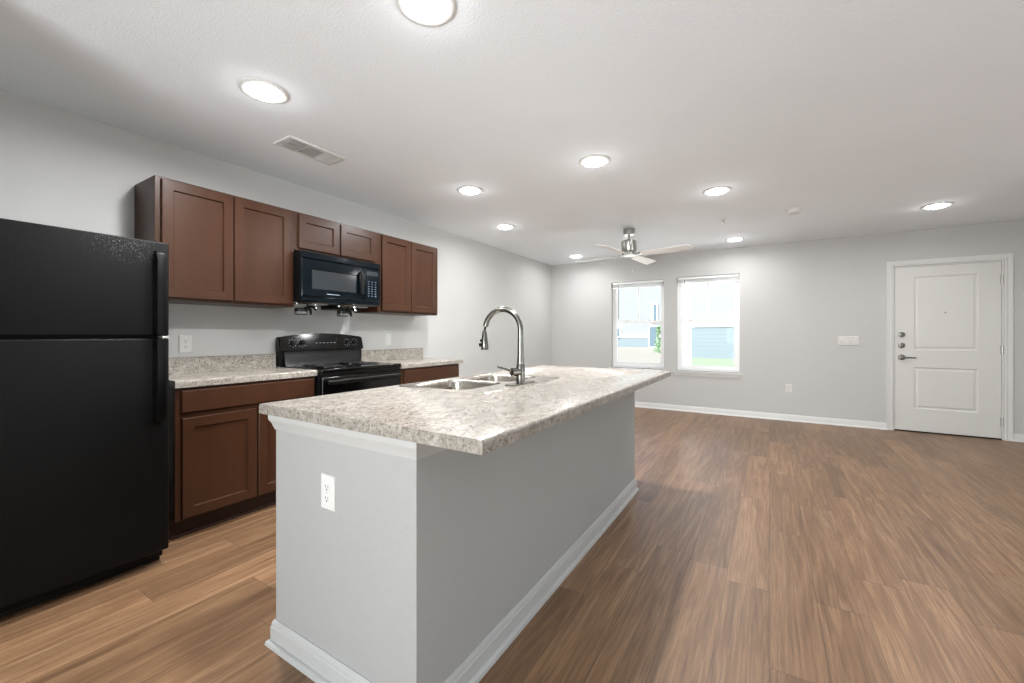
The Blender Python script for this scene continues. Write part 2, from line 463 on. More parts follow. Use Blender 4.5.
for q in ((4, 5, 6, 7), (0, 1, 5, 4), (1, 2, 6, 5), (2, 3, 7, 6), (3, 0, 4, 7)): bb.faces.new([v[i] for i in q])
b.add(bb)
bmesh.ops.remove_doubles(b.bm, verts=b.bm.verts[:], dist=.0004); bmesh.ops.recalc_face_normals(b.bm, faces=b.bm.faces[:])
door = b.build('door_1', 'door_white', smooth=20)
st(door, 'white two-panel entry door with lever handle and deadbolts', 'door')
for z in (1.180, 1.046):
    d = MB().lathe([(0, 0), (.031, 0), (.031, .006), (.027, .014), (.012, .017), (.010, .03), (0, .03)], T(1.378, FY, z) @ RX(PI/2))
    d.box(1.378-.004, FY-.038, z-.014, 1.378+.004, FY-.017, z+.014, .002)
    d.build('deadbolt', 'dark_bronze', door)
d = MB().lathe([(0, 0), (.034, 0), (.034, .006), (.029, .013), (.013, .016), (.012, .042), (0, .042)], T(1.378, FY, .902) @ RX(PI/2))
d.tube([(1.378, FY-.042, .902), (1.40, FY-.047, .902), (1.44, FY-.047, .901), (1.50, FY-.044, .899)], [.011, .010, .009, .007])
d.build('lever_handle', 'dark_bronze', door)
MB().lathe([(0, 0), (.008, 0), (.008, .003), (.004, .004), (0, .004)], T(1.76, FY-.0, 1.44) @ RX(PI/2), 16).build('peephole', 'dark_bronze', door)
for z in (.20, 1.01, 1.80):
    d = MB().tube([(dx1+.004, FY-.008, z-.05), (dx1+.004, FY-.008, z+.05)], .0075, 10)
    d.box(dx1-.010, FY-.0035, z-.05, dx1+.008, FY, z+.05)
    d.build('hinge', 'hinge_metal', door)
b = MB().box(DO[0]+.010, YF+.004, 0, DO[1]-.010, YF+WT, .013, .003)  # threshold coloured black to stand in for the shadow gap under the door
st(b.build('trim_4', 'gap_black'), 'threshold strip coloured black for the shadowed gap under the entry door', 'threshold')
# outside face blocker behind the door gap is the exterior porch slab itself

# ------------------------------------------------------------------ windows
def window(idx, Wd, side):
    x0, x1, z0, z1 = Wd
    ya, yb = YF+.075, YF+.135
    b = MB(); f = .036
    zs = z0+.0
    b.box(x0, ya, zs, x0+f, yb, z1); b.box(x1-f, ya, zs, x1, yb, z1)
    b.box(x0+f, ya, z1-f, x1-f, yb, z1); b.box(x0+f, ya, zs, x1-f, yb, zs+.045)
    w = b.build('window_%d' % idx, 'vinyl_white', loc=((x0+x1)/2, ya, z0))
    st(w, 'white single-hung window %s' % side, 'window')
    zm = 1.385; s = .034
    def sash(name, a, c, yy0, yy1, bot, top):
        q = MB(); u0, u1 = x0+f, x1-f
        q.box(u0, yy0, a, u0+s, yy1, c); q.box(u1-s, yy0, a, u1, yy1, c); q.box(u0+s, yy0, a, u1-s, yy1, a+bot); q.box(u0+s, yy0, c-top, u1-s, yy1, c)
        o = q.build(name, 'vinyl_white', w)
        g = MB().box(u0+s, (yy0+yy1)/2-.002, a+bot, u1-s, (yy0+yy1)/2+.002, c-top).build('pane', 'window_glass', o)
        return o
    lo = sash('lower_sash', zs+.045, zm+.02, ya+.008, ya+.030, .042, .042)
    up = sash('upper_sash', zm-.018, z1-f, ya+.034, ya+.054, .034, .026)
    xc = (x0+x1)/2
    MB().box(xc-.009, ya+.030, zm+.016, xc+.009, ya+.046, z1-f-.026).build('muntin', 'vinyl_white', up)
    for xx in (x0+.20, x1-.20):
        q = MB().box(xx-.03, ya+.002, zm+.02, xx+.03, ya+.022, zm+.034, .004)
        q.build('sash_lock', 'vinyl_white', lo)
window(1, W1, 'nearer the room corner, left of the two')
window(2, W2, 'nearer the entry door, right of the two')
for i, Wd, lab in ((2, W1, 'white wooden stool and apron below the left window'), (3, W2, 'white wooden stool and apron below the right window')):
    x0, x1, z0, z1 = Wd
    b = MB().box(x0-.045, YF-.035, z0-.022, x1+.045, YF, z0, .006)
    b.box(x0, YF-.002, z0-.022, x1, YF+.075, z0)
    b.prism([(YF, z0-.022), (YF-.016, z0-.022), (YF-.016, z0-.04), (YF-.010, z0-.06), (YF-.008, z0-.075), (YF, z0-.075)], 'x', x0-.03, x1+.03)
    st(b.build('trim_%d' % i, 'trim_white'), lab, 'window sill')

def blind(Wd, label):
    x0, x1, z0, z1 = Wd
    t = thing('window_blind', ((x0+x1)/2, YF+.04, z1-.13), label, 'blind', 'raised blinds in the two windows')
    MB().box(x0+.008, YF+.022, z1-.034, x1-.008, YF+.058, z1-.002, .003).build('head_rail', 'vinyl_white', t)
    q = MB()
    for k in range(12):
        z = z1-.038-k*.0042; j = random.uniform(-.002, .002)
        q.box(x0+.012, YF+.027+j, z-.0022, x1-.012, YF+.053+j, z-.0008)
    q.build('slat_stack', 'vinyl_white', t)
    MB().box(x0+.012, YF+.027, z1-.106, x1-.012, YF+.053, z1-.090, .003).build('bottom_rail', 'vinyl_white', t)
    xw = x0+.115
    q = MB().tube([(xw, YF+.020, z1-.04), (xw, YF+.016, z1-.62)], .0055, 8)
    q.build('tilt_wand', 'wand_grey', t)
blind(W1, 'white mini blind drawn up at the top of the left window')
blind(W2, 'white mini blind drawn up at the top of the right window')

# glazed patio door added behind the camera as a frame for the fill lamp
b = MB(); pw = .06; xm = (PD[0]+PD[1])/2
for a, c in ((PD[0], PD[0]+pw), (xm-pw/2, xm+pw/2), (PD[1]-pw, PD[1])): b.box(a, YN-.10, 0, c, YN-.05, PD[2])
for a, c in ((PD[0]+pw, xm-pw/2), (xm+pw/2, PD[1]-pw)): b.box(a, YN-.10, 0, c, YN-.05, .08); b.box(a, YN-.10, PD[2]-pw, c, YN-.05, PD[2])
w = st(b.build('added_door_2', 'vinyl_white'), 'white framed glass patio door added behind the camera around the fill lamp', 'door')
for a, c in ((PD[0]+pw, xm-pw/2), (xm+pw/2, PD[1]-pw)): MB().box(a, YN-.077, .08, c, YN-.073, PD[2]-pw).build('pane', 'window_glass', w)

b = MB()  # glazed hallway door, added to frame the fill lamp there
for a, c in ((.8, .86), (1.97, 2.03), (3.14, 3.2)): b.box(HX+.08, a, 0, HX+.13, c, 2.1)
for a, c in ((.86, 1.97), (2.03, 3.14)): b.box(HX+.08, a, 0, HX+.13, c, .08); b.box(HX+.08, a, 2.04, HX+.13, c, 2.1)
w = st(b.build('added_door_3', 'vinyl_white'), 'white framed glass door added around the fill lamp at the end of the hallway', 'door')
for a, c in ((.86, 1.97), (2.03, 3.14)): MB().box(HX+.10, a, .08, HX+.104, c, 2.04).build('pane', 'window_glass', w)

# ------------------------------------------------------------------ cabinets
def shaker(mb, mapf, u0, v0, u1, v1, t=.019, fr=.056, bev=.006, dep=.011):
    L = [rect(u0, v0, u1, v1, 0), rect(u0, v0, u1, v1, t-.003), rect(u0+.003, v0+.003, u1-.003, v1-.003, t),
         rect(u0+fr, v0+fr, u1-fr, v1-fr, t), rect(u0+fr+bev, v0+fr+bev, u1-fr-bev, v1-fr-bev, t-dep)]
    mb.loops(L, mapf)
def slab_front(mb, mapf, u0, v0, u1, v1, t=.019):
    L = [rect(u0, v0, u1, v1, 0), rect(u0, v0, u1, v1, t-.006), rect(u0+.006, v0+.006, u1-.006, v1-.006, t)]
    mb.loops(L, mapf)
def carcass(mb, xb, xf, y0, y1, z0, z1, opens, stile=.038):
    # box body with a face frame whose openings are closed 6 mm back
    mb.box(xb, y0, z0, xf-.019, y1, z1)
    mb.box(xf-.019, y0, z0, xf, y1, z1, .0015, 1)

GU = 'brown upper cabinets on the kitchen wall'
def upper(y0, y1, z0, z1, doors, label):
    xf = -3.051
    t = thing('wall_cabinet', (XL, (y0+y1)/2, z0), label, 'cabinet', GU)
    b = MB(); carcass(b, XL, xf, y0, y1, z0, z1, None)
    b.build('body', 'cabinet_brown', t)
    for (a, c, p, q) in doors:
        d = MB(); shaker(d, map_px(xf+.001), a, p, c, q)
        d.build('door', 'cabinet_brown', t)
upper(.961, 1.796, 1.386, 2.113, [(.988, 1.372, 1.402, 2.100), (1.379, 1.766, 1.402, 2.100)], 'brown upper cabinet with two tall doors beside the fridge')
upper(1.796, 2.582, 1.822, 2.113, [(1.826, 2.176, 1.838, 2.098), (2.190, 2.552, 1.838, 2.098)], 'short brown upper cabinet directly above the microwave')
upper(2.582, 3.388, 1.386, 2.113, [(2.624, 2.985, 1.404, 2.100), (2.993, 3.372, 1.404, 2.100)], 'brown upper cabinet with two tall doors right of the microwave')

GB = 'brown base cabinets along the kitchen wall'
def base_cab(xf, y0, y1, fronts, label, endpanel=False):
    t = thing('base_cabinet', ((XL+xf)/2, (y0+y1)/2, 0), label, 'cabinet', GB)
    b = MB(); b.box(XL+.002, y0, .115, xf-.019, y1, .876); b.box(xf-.019, y0, .115, xf, y1, .876, .0015, 1)
    b.build('body', 'cabinet_brown', t)
    k = MB().box(XL+.002, y0, 0, xf-.07, y1, .115)
    k.box(xf-.07, y0, 0, xf-.058, y1, .02, .004)
    k.build('toe_kick', 'cabinet_dark', t)
    for kind, a, c, p, q in fronts:
        d = MB()
        if kind == 'drawer': slab_front(d, map_px(xf+.001), a, p, c, q)
        else: shaker(d, map_px(xf+.001), a, p, c, q)
        d.build(kind, 'cabinet_brown', t)
base_cab(-2.855, .990, 1.838, [('drawer', 1.014, 1.826, .729, .859), ('door', 1.018, 1.424, .126, .699), ('door', 1.434, 1.826, .126, .699)], 'brown base cabinet between the fridge and the range')
base_cab(-2.795, 2.622, 3.436, [('drawer', 2.655, 3.422, .729, .859), ('door', 2.655, 3.034, .126, .699), ('door', 3.042, 3.422, .126, .699)], 'brown base cabinet right of the range, mostly behind the island')

def counter(xf, y0, y1, b0, b1, label):
    zt, zb, r = .918, .8762, .012
    arc = [(xf-r+r*math.sin(a), zt-r+r*math.cos(a)) for a in [PI/2*i/6 for i in range(7)]]
    prof = [(XL, zb), (XL, zt)] + arc + [(xf, zb)]
    b = MB().prism(prof, 'y', y0, y1)
    b.prism([(XL, zt), (XL, 1.026), (XL+.016, 1.026), (XL+.020, 1.022), (XL+.020, zt)], 'y', b0, b1)
    tag(b.build('countertop', 'laminate'), label, 'countertop', 'speckled laminate counters')
counter(-2.832, .983, 1.844, .983, 1.818, 'speckled laminate countertop with backsplash between fridge and range')
counter(-2.772, 2.618, 3.485, 2.626, 3.485, 'speckled laminate countertop with backsplash right of the range')

# ------------------------------------------------------------------ refrigerator
fy0, fy1, fx = .120, .884, -2.62
t = thing('refrigerator', (-3.0, .5, 0), 'black top-freezer refrigerator at the left end of the kitchen', 'refrigerator')
MB().box(-3.34, fy0+.004, .03, fx-.068, fy1-.004, 1.636, .006).build('body', 'fridge_black', t)
for nm, z0, z1, h0, h1 in (('freezer_door', 1.172, 1.648, 1.176, 1.600), ('fridge_door', .082, 1.160, .735, 1.157)):
    d = MB().box(fx-.062, fy0, z0, fx, fy1, z1, .009, 3).build(nm, 'fridge_black', t)
    ya, yb = fy1-.062, fy1-.024
    # grip bar standing off the door, arched at its free end
    free_top = nm == 'freezer_door'
    pts = []
    if free_top: pr = [(fx, h0+.0), (fx+.040, h0), (fx+.040, h1-.045), (fx+.030, h1-.012), (fx+.012, h1), (fx, h1), (fx, h1-.035), (fx+.022, h1-.055), (fx+.024, h0+.05), (fx, h0+.035)]
    else: pr = [(fx, h1), (fx+.040, h1), (fx+.040, h0+.045), (fx+.030, h0+.012), (fx+.012, h0), (fx, h0), (fx, h0+.035), (fx+.022, h0+.055), (fx+.024, h1-.05), (fx, h1-.035)]
    MB().prism(pr, 'y', ya, yb, .004).build('handle', 'handle_black', d)
    MB().box(fx-.080, fy0+.012, z0+.012, fx-.060, fy1-.012, z1-.012).build('gasket', 'rubber_black', d)
MB().box(fx-.058, fy1-.03, 1.160, fx+.003, fy1-.002, 1.172, .002).build('seam_end_cap', 'hinge_metal', t)  # small bright metal piece at the right end of the door seam
k = MB().box(fx-.15, fy0+.01, .006, fx-.09, fy1-.01, .075)
for i in range(5): k.box(fx-.09, fy0+.02, .014+i*.012, fx-.085, fy1-.02, .020+i*.012)
k.build('kick_grille', 'black_plastic', t)
for yy in (fy0+.06, fy1-.06): MB().lathe([(0, 0), (.02, 0), (.02, .012), (.008, .014), (.008, .035), (0, .035)], T(fx-.11, yy, 0), 16).build('foot', 'rubber_black', t)

# ------------------------------------------------------------------ range
ry0, ry1, rx = 1.848, 2.612, -2.790
t = thing('range', (-3.05, (ry0+ry1)/2, 0), 'black freestanding electric range between the two base cabinets', 'stove')
b = MB().box(XL+.035, ry0, .03, rx-.03, ry1, .895, .004); b.build('body', 'black_satin', t)
b = MB().box(XL+.06, ry0-.002, .893, rx+.012, ry1+.002, .924, .007, 3); b.build('cooktop', 'black_gloss', t)
for (bx, by, r) in ((-2.97, ry0+.19, .10), (-2.97, ry1-.19, .078), (-3.18, ry0+.19, .078), (-3.18, ry1-.19, .10)):
    q = MB().lathe([(r*.3, .9235), (r+.016, .9235), (r+.016, .928), (r+.010, .9295), (r*.98, .9250), (r*.3, .9245)], T(bx, by, 0), 32)
    dp = q.build('drip_pan', 'chrome' if False else 'black_gloss', t)
    pts = []
    for i in range(120):
        a = i/119*2*PI*3.6; rr = .018+(r-.018)*i/119
        pts.append((bx+rr*math.cos(a), by+rr*math.sin(a), .9315))
    MB().tube(pts, .0042, 6).build('coil_burner', 'coil_grey', dp)
# backguard: sloping lower apron, recessed band, arched console
yc = (ry0+ry1)/2
b = MB().box(XL+.006, ry0-.016, .925, XL+.05, ry1+.008, 1.06).box(XL+.036, ry0+.002, .88, XL+.05, ry1-.002, .93)
b.prism([(XL+.05, .912), (XL+.095, .912), (XL+.075, .935), (XL+.058, 1.045), (XL+.05, 1.045)], 'y', ry0+.02, ry1-.02)
b.build('backguard', 'black_satin', t)
def arch(yy): return 1.158+.032*(1-((yy-yc)/(ry1-yc))**2)
top = [(ry0-.022+(ry1-ry0+.028)*i/16, arch(ry0+(ry1-ry0)*i/16)) for i in range(17)]
poly = [(ry0-.026, 1.045), (ry0-.026, 1.06)]+top+[(ry1+.010, 1.06), (ry1+.010, 1.045)]
bb = bmesh.new()
A = [bb.verts.new((XL+.012, y, z)) for y, z in poly]; B = [bb.verts.new((XL+.082-(z-1.045)*.20, y, z)) for y, z in poly]
n = len(poly); bb.faces.new(A); bb.faces.new(B)
for i in range(n): bb.faces.new((A[i], A[(i+1) % n], B[(i+1) % n], B[i]))
bmesh.ops.recalc_face_normals(bb, faces=bb.faces[:])
bmesh.ops.bevel(bb, geom=[e for e in bb.edges if len(e.link_faces) == 2 and e.calc_face_angle(0) > .6], offset=.007, segments=3, affect='EDGES')
con = MB().add(bb).build('control_console', 'black_gloss', t)
for ky in (ry0+.085, ry0+.165, ry1-.165, ry1-.085):
    kb = MB().lathe([(0, 0), (.023, 0), (.022, .006), (.018, .010), (.0165, .024), (0, .025)], T(XL+.066, ky, 1.11) @ RY(PI/2-.19), 24)
    kb.add((lambda q: q)(MB().box(-.004, -.018, .010, .004, .018, .030, .002).bm), T(XL+.066, ky, 1.11) @ RY(PI/2-.19))
    kn = kb.build('knob', 'black_plastic', con)
    # print marks on the console around the knob
    pm = MB()
    for a in range(0, 360, 45):
        rr = .031; y_, z_ = ky+rr*math.cos(math.radians(a)), 1.11+rr*math.sin(math.radians(a))
        xx = XL+.082-(z_-1.045)*.20
        pm.box(xx-.001, y_-.003, z_-.003, xx+.0008, y_+.003, z_+.003)
    pm.build('dial_marks', 'print_grey', con)
zz = 1.115; xx = XL+.082-(zz-1.045)*.20
MB().prism([(xx+.0025, zz-.022), (xx-.0063, zz+.022), (xx-.02, zz+.022), (xx-.02, zz-.022)], 'y', yc-.10, yc+.10).build('display_panel', 'micro_window', con)
pm = MB()
for k in range(6):
    y_ = yc-.085+k*.034
    pm.box(xx-.001, y_-.009, zz-.010, xx+.0035, y_+.009, zz-.004)
pm.build('clock_buttons', 'print_grey', con)
# oven door, handle, drawer
od = MB().box(rx-.034, ry0+.006, .215, rx+.006, ry1-.006, .862, .008, 3).build('oven_door', 'black_gloss', t)
MB().box(rx+.004, ry0+.11, .36, rx+.0075, ry1-.11, .70, .001, 1).build('oven_window', 'black_navy', od)
q = MB().box(rx+.036, ry0+.03, .808, rx+.058, ry1-.03, .842, .010, 3)
for yy in (ry0+.05, ry1-.08): q.box(rx+.002, yy, .812, rx+.045, yy+.03, .838, .004)
q.build('oven_handle', 'black_satin', od)
MB().box(rx-.034, ry0+.006, .07, rx+.004, ry1-.006, .205, .008, 3).build('storage_drawer', 'black_satin', t)
MB().box(rx-.028, ry0+.004, .866, rx+.004, ry1-.004, .893, .003).build('vent_trim', 'black_plastic', t)
for yy in (ry0+.06, ry1-.06): MB().lathe([(0, 0), (.018, 0), (.018, .01), (.008, .012), (.008, .035), (0, .035)], T(-2.9, yy, 0), 12).build('foot', 'rubber_black', t)

# ------------------------------------------------------------------ microwave
my0, my1, mz0, mz1, mx = 1.788, 2.520, 1.430, 1.803, -2.960
t = thing('microwave', (-3.2, (my0+my1)/2, mz0), 'black over-the-range microwave under the short cabinet', 'microwave')
MB().box(XL+.002, my0, mz0, mx, my1, mz1, .004).build('body', 'black_satin', t)
yd = my0+.548
f = mx+.001
d = MB()
wy0, wy1, wz0, wz1 = my0+.080, yd-.065, mz0+.095, mz1-.128
d.loops([rect(my0, mz0+.036, yd, mz1-.052, 0), rect(my0, mz0+.036, yd, mz1-.052, .016), rect(my0+.006, mz0+.042, yd-.003, mz1-.056, .022), rect(wy0, wz0, wy1, wz1, .022), rect(wy0+.005, wz0+.005, wy1-.005, wz1-.005, .018)], map_px(f), True, False)
md = d.build('door', 'black_navy', t)
MB().box(f+.004, wy0, wz0, f+.0185, wy1, wz1).build('door_window', 'micro_window', md)
q = MB(); hy = yd-.030
q.tube([(f+.020, hy, mz0+.085), (f+.046, hy, mz0+.10), (f+.05, hy, mz0+.20), (f+.046, hy, mz1-.115), (f+.020, hy, mz1-.10)], [.012, .013, .013, .013, .012], 12)
q.build('door_handle', 'black_plastic', md)
MB().box(f+.021, (my0+yd)/2-.07, mz0+.062, f+.0232, (my0+yd)/2+.045, mz0+.067, .0005, 1).build('badge_strip', 'print_grey', md)
cp = MB(); cp.loops([rect(yd+.003, mz0+.036, my1, mz1-.052, 0), rect(yd+.003, mz0+.036, my1, mz1-.052, .016), rect(yd+.006, mz0+.042, my1-.006, mz1-.056, .022)], map_px(f))
cpo = cp.build('control_panel', 'black_navy', t)
MB().box(f+.020, yd+.035, mz1-.115, f+.0232, my1-.03, mz1-.078, .001, 1).build('display', 'micro_window', cpo)
q = MB(); z = mz1-.165
for r_, (n_, sz) in enumerate(((3, .007), (3, .007), (3, .009), (3, .009), (3, .009), (3, .009), (3, .013))):
    for k in range(n_):
        yy = yd+.055+k*.036
        q.box(f+.0205, yy-.008, z-sz*.8, f+.0226, yy+.008, z-.001)
    z -= .020
q.build('keypad', 'print_dim', cpo)
# vent strip on top and lower lip
g = MB(); g.loops([rect(my0, mz1-.049, my1, mz1, 0), rect(my0, mz1-.049, my1, mz1, .014), rect(my0+.005, mz1-.046, my1-.005, mz1-.006, .021)], map_px(f))
g.build('top_vent', 'black_navy', t)
g = MB(); g.loops([rect(my0, mz0, my1, mz0+.033, 0), rect(my0, mz0, my1, mz0+.033, .010), rect(my0+.004, mz0+.006, my1-.004, mz0+.030, .019)], map_px(f))
g.build('bottom_lip', 'black_navy', t)
for yy in (my0+.09, yc+.05): MB().box(-3.24, yy, mz0-.010, -3.08, yy+.22, mz0, .003).build('grease_filter', 'hinge_metal', t)
g = MB().box(XL+.002, my0+.44, mz0-.035, -3.18, my1-.02, mz0, .004); g.build('duct_cover', 'black_plastic', t)

def canister(x, y, label):
    t = thing('fire_canister', (x, y, mz0-.10), label, 'fire canister', 'fire canisters under the microwave')
    zt = mz0-.001
    MB().lathe([(0, zt-.098), (.042, zt-.098), (.047, zt-.092), (.048, zt-.052), (.043, zt-.046), (0, zt-.044)], T(x, y, 0), 28).build('can', 'black_satin', t)
    MB().lathe([(.0472, zt-.093), (.0492, zt-.092), (.0492, zt-.076), (.0480, zt-.075)], T(x, y, 0), 28).build('label_band', 'can_label', t)
    q = MB().box(x-.018, y-.03, zt-.014, x+.018, y+.075, zt, .003)
    q.tube([(x, y+.05, zt-.010), (x, y+.055, zt-.035), (x, y+.03, zt-.046)], .010, 10)
    q.build('magnet_bracket', 'black_plastic', t)
    q = MB().tube([(x, y+.05, zt-.03), (x+.01, y+.095, zt-.034), (x+.012, y+.112, zt-.058)], .009, 8)
    q.tube([(x, y+.055, zt-.03), (x+.008, y+.070, zt-.06), (x+.008, y+.074, zt-.096)], [.013, .011, .008], 8)
    q.build('hook_arm', 'black_plastic', t)
    q = MB()
    for a, c in ((-.052, -.006), (.10, -.006), (.108, -.030)): q.lathe([(0, 0), (.009, 0), (.009, .012), (.004, .016), (0, .016)], T(x+.02, y+a, zt+c-.016), 10)
    q.tube([(x+.018, y-.05, zt-.004), (x+.018, y+.10, zt-.004)], .004, 8)
    q.build('fuse_clip', 'chrome', t)
canister(-3.045, 1.850, 'black fire canister hanging under the left end of the microwave')
canister(-3.045, 2.215, 'black fire canister hanging under the middle of the microwave')

# ------------------------------------------------------------------ island
ix0, ix1, iy0, iy1 = -1.600, -.865, .872, 3.155
t = thing('kitchen_island', ((ix0+ix1)/2, (iy0+iy1)/2, 0), 'grey painted kitchen island with white trim in the middle of the room', 'kitchen island')
b = MB()
# end walls and long wall (drywall), open inside
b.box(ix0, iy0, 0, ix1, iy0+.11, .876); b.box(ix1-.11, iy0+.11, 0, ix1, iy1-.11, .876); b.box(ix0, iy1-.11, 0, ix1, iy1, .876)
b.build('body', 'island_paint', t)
# cabinet fronts on the kitchen side
b = MB().box(ix0+.02, iy0+.11, .115, ix0+.04, iy1-.11, .876)
b.box(ix0+.09, iy0+.11, 0, ix0+.10, iy1-.11, .115)
cf = b.build('cabinet_front', 'cabinet_brown', t)
mm = lambda u, v, n: (ix0+.019-n, u, v)
for a, c in ((1.00, 1.50), (1.52, 1.90), (1.915, 2.295), (2.32, 3.02)):
    d = MB(); shaker(d, mm, a, .126, c, .699); d.build('door', 'cabinet_brown', cf)
    d = MB(); slab_front(d, mm, a, .729, c, .859); d.build('drawer', 'cabinet_brown', cf)
IB = [(0, 0), (.028, 0), (.028, .006), (.026, .014), (.020, .019), (.014, .020), (.014, .068), (.011, .072), (.011, .080), (.008, .088), (.004, .094), (0, .094)]
path = [(ix0, iy0+.09), (ix0, iy0), (ix1, iy0), (ix1, iy1), (ix0, iy1), (ix0, iy1-.09)]
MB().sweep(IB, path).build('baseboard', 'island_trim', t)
IC = [(0, .876), (0, .818), (.004, .818), (.005, .824), (.008, .830), (.011, .842), (.018, .853), (.020, .858), (.020, .876)]
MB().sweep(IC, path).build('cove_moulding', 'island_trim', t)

# countertop with sink cut-out
cx0, cx1, cy0, cy1 = -1.672, -.612, .846, 3.205
zt, zb, r = .914, .876, .013
ra = [(cx1-r+r*math.sin(a), zt-r+r*math.cos(a)) for a in [PI/2*i/6 for i in range(7)]]
la = [(cx0+r-r*math.cos(a), zt-r+r*math.sin(a)) for a in [PI/2*i/6 for i in range(7)]]
prof = [(cx0, zb)]+la+ra+[(cx1, zb)]
ct = MB().prism(prof, 'y', cy0, cy1).build('island_countertop', 'laminate', smooth=30)
tag(ct, 'long speckled beige laminate countertop on the kitchen island', 'countertop')
sx0, sx1, sy0, sy1 = -1.628, -1.076, 1.492, 2.322
cut = MB().box(sx0+.018, sy0+.018, .80, sx1-.018, sy1-.018, 1.0).build('cutter', 'laminate')
md_ = ct.modifiers.new('hole', 'BOOLEAN'); md_.operation = 'DIFFERENCE'; md_.object = cut; md_.solver = 'EXACT'
bpy.context.view_layer.update()
dg = bpy.context.evaluated_depsgraph_get()
me2 = bpy.data.meshes.new_from_object(ct.evaluated_get(dg))
ct.modifiers.clear(); ct.data = me2
bpy.data.objects.remove(cut)

# sink
t = thing('kitchen_sink', ((sx0+sx1)/2, (sy0+sy1)/2, .72), 'stainless steel double-bowl sink set into the island countertop', 'sink')
def Sid(u, v, n): return (u, v, n)
zr = .9185
bowls = ((sx0+.045, sy0+.035, sx1-.135, sy0+.400), (sx0+.045, sy0+.430, sx1-.135, sy1-.035))
bb = bmesh.new(); edges = []
def addloop(lp):
    vs = [bb.verts.new(p) for p in lp]; es = [bb.edges.new((vs[i], vs[(i+1) % len(vs)])) for i in range(len(vs))]
    edges.extend(es)
addloop(rrect(sx0+.006, sy0+.006, sx1-.006, sy1-.006, .035, zr))
for q in bowls: addloop(rrect(*q, .07, zr))
bmesh.ops.triangle_fill(bb, use_beauty=True, use_dissolve=False, edges=edges)
for fce in bb.faces:
    if fce.normal.z < 0: fce.normal_flip()
s_ = MB(); s_.bm.free(); s_.bm = bb
o1, o2 = rrect(sx0+.006, sy0+.006, sx1-.006, sy1-.006, .035, zr), rrect(sx0, sy0, sx1, sy1, .04, .9142)
s_.loops([o1, o2], Sid, False, False)
s_.build('rim', 'steel', t)
for q in bowls:
    L = []
    for dd, zz, rr in ((0, zr, .07), (.004, zr-.004, .068), (.008, zr-.02, .066), (.012, zr-.13, .062), (.022, zr-.165, .055), (.05, zr-.182, .05), (.13, zr-.186, .045)):
        L.append(rrect(q[0]+dd, q[1]+dd, q[2]-dd, q[3]-dd, rr, zz))
    bo = MB().loops(L, Sid, False, True).build('bowl', 'steel', t)
    mx_, my_ = (q[0]+q[2])/2, (q[1]+q[3])/2
    MB().lathe([(0, zr-.1855), (.03, zr-.1855), (.034, zr-.183), (.043, zr-.1835), (.045, zr-.186), (0, zr-.19)], T(mx_, my_, 0), 24).build('drain', 'chrome', bo)

# faucet
fxp, fyp, fz = -1.126, 1.902, .919
t = thing('kitchen_faucet', (fxp, fyp, fz), 'tall brushed nickel gooseneck pull-down faucet beside the island sink', 'faucet')
b = MB()
b.lathe([(0, 0), (.027, 0), (.027, .004), (.023, .007), (.0235, .012), (.0225, .095), (.0200, .102), (.018, .108), (0, .108)], T(fxp, fyp, fz), 28)
b.build('base_body', 'nickel', t)
e = MB().loops([rrect(fxp-.032, fyp-.125, fxp+.032, fyp+.125, .031, fz-.0005, 8), rrect(fxp-.032, fyp-.125, fxp+.032, fyp+.125, .031, fz+.002, 8), rrect(fxp-.028, fyp-.121, fxp+.028, fyp+.121, .027, fz+.005, 8)], Sid)
e.build('deck_plate', 'nickel', t)
R_ = .115; zc = fz+.283; pts = [(fxp, fyp, fz+.09), (fxp, fyp, fz+.16), (fxp, fyp, zc)]; rad = [.0200, .0165, .0150]
for i in range(1, 21):
    a = math.radians(168)*i/20
    pts.append((fxp-R_+R_*math.cos(a), fyp, zc+R_*math.sin(a))); rad.append(.0150)
sp_ = MB().tube(pts, rad, 18).build('spout', 'nickel', t)
end = Vector(pts[-1]); dr = (end-Vector(pts[-2])).normalized()
hs = end+dr*.028
MB().tube([end-dr*.01, hs], .0065, 10).build('hose', 'black_satin', sp_)
dv = Vector((.02, 0, -1)).normalized()
h = MB().tube([hs-dv*.004, hs+dv*.006, hs+dv*.02, hs+dv*.07, hs+dv*.102, hs+dv*.106], [.009, .0125, .0150, .0195, .0215, .0195], 20)
ho = h.build('spray_head', 'nickel', t)
h = MB().box(hs.x-.027, fyp-.007, hs.z-.062, hs.x-.010, fyp+.007, hs.z-.046, .003)
h.box(hs.x-.034, fyp-.008, hs.z-.088, hs.x-.012, fyp+.008, hs.z-.068, .003)
h.build('spray_button', 'black_plastic', ho)
# lever on the near side
lz = fz+.062; ld = Vector((-.42, -.90, 0)).normalized()
o_ = Vector((fxp, fyp, lz))
lv = MB().tube([o_+ld*.012, o_+ld*.055, o_+ld*.058], [.023, .023, .018], 20)
lv.build('valve_stub', 'nickel', t)
ud = Vector((ld.x*.93-.2, ld.y*.93, .32)).normalized()
st_ = o_+ld*.050+Vector((0, 0, .006))
MB().tube([st_, st_+ud*.04, st_+ud*.088], [.0070, .0068, .0060], 12).build('lever_handle', 'nickel', t)

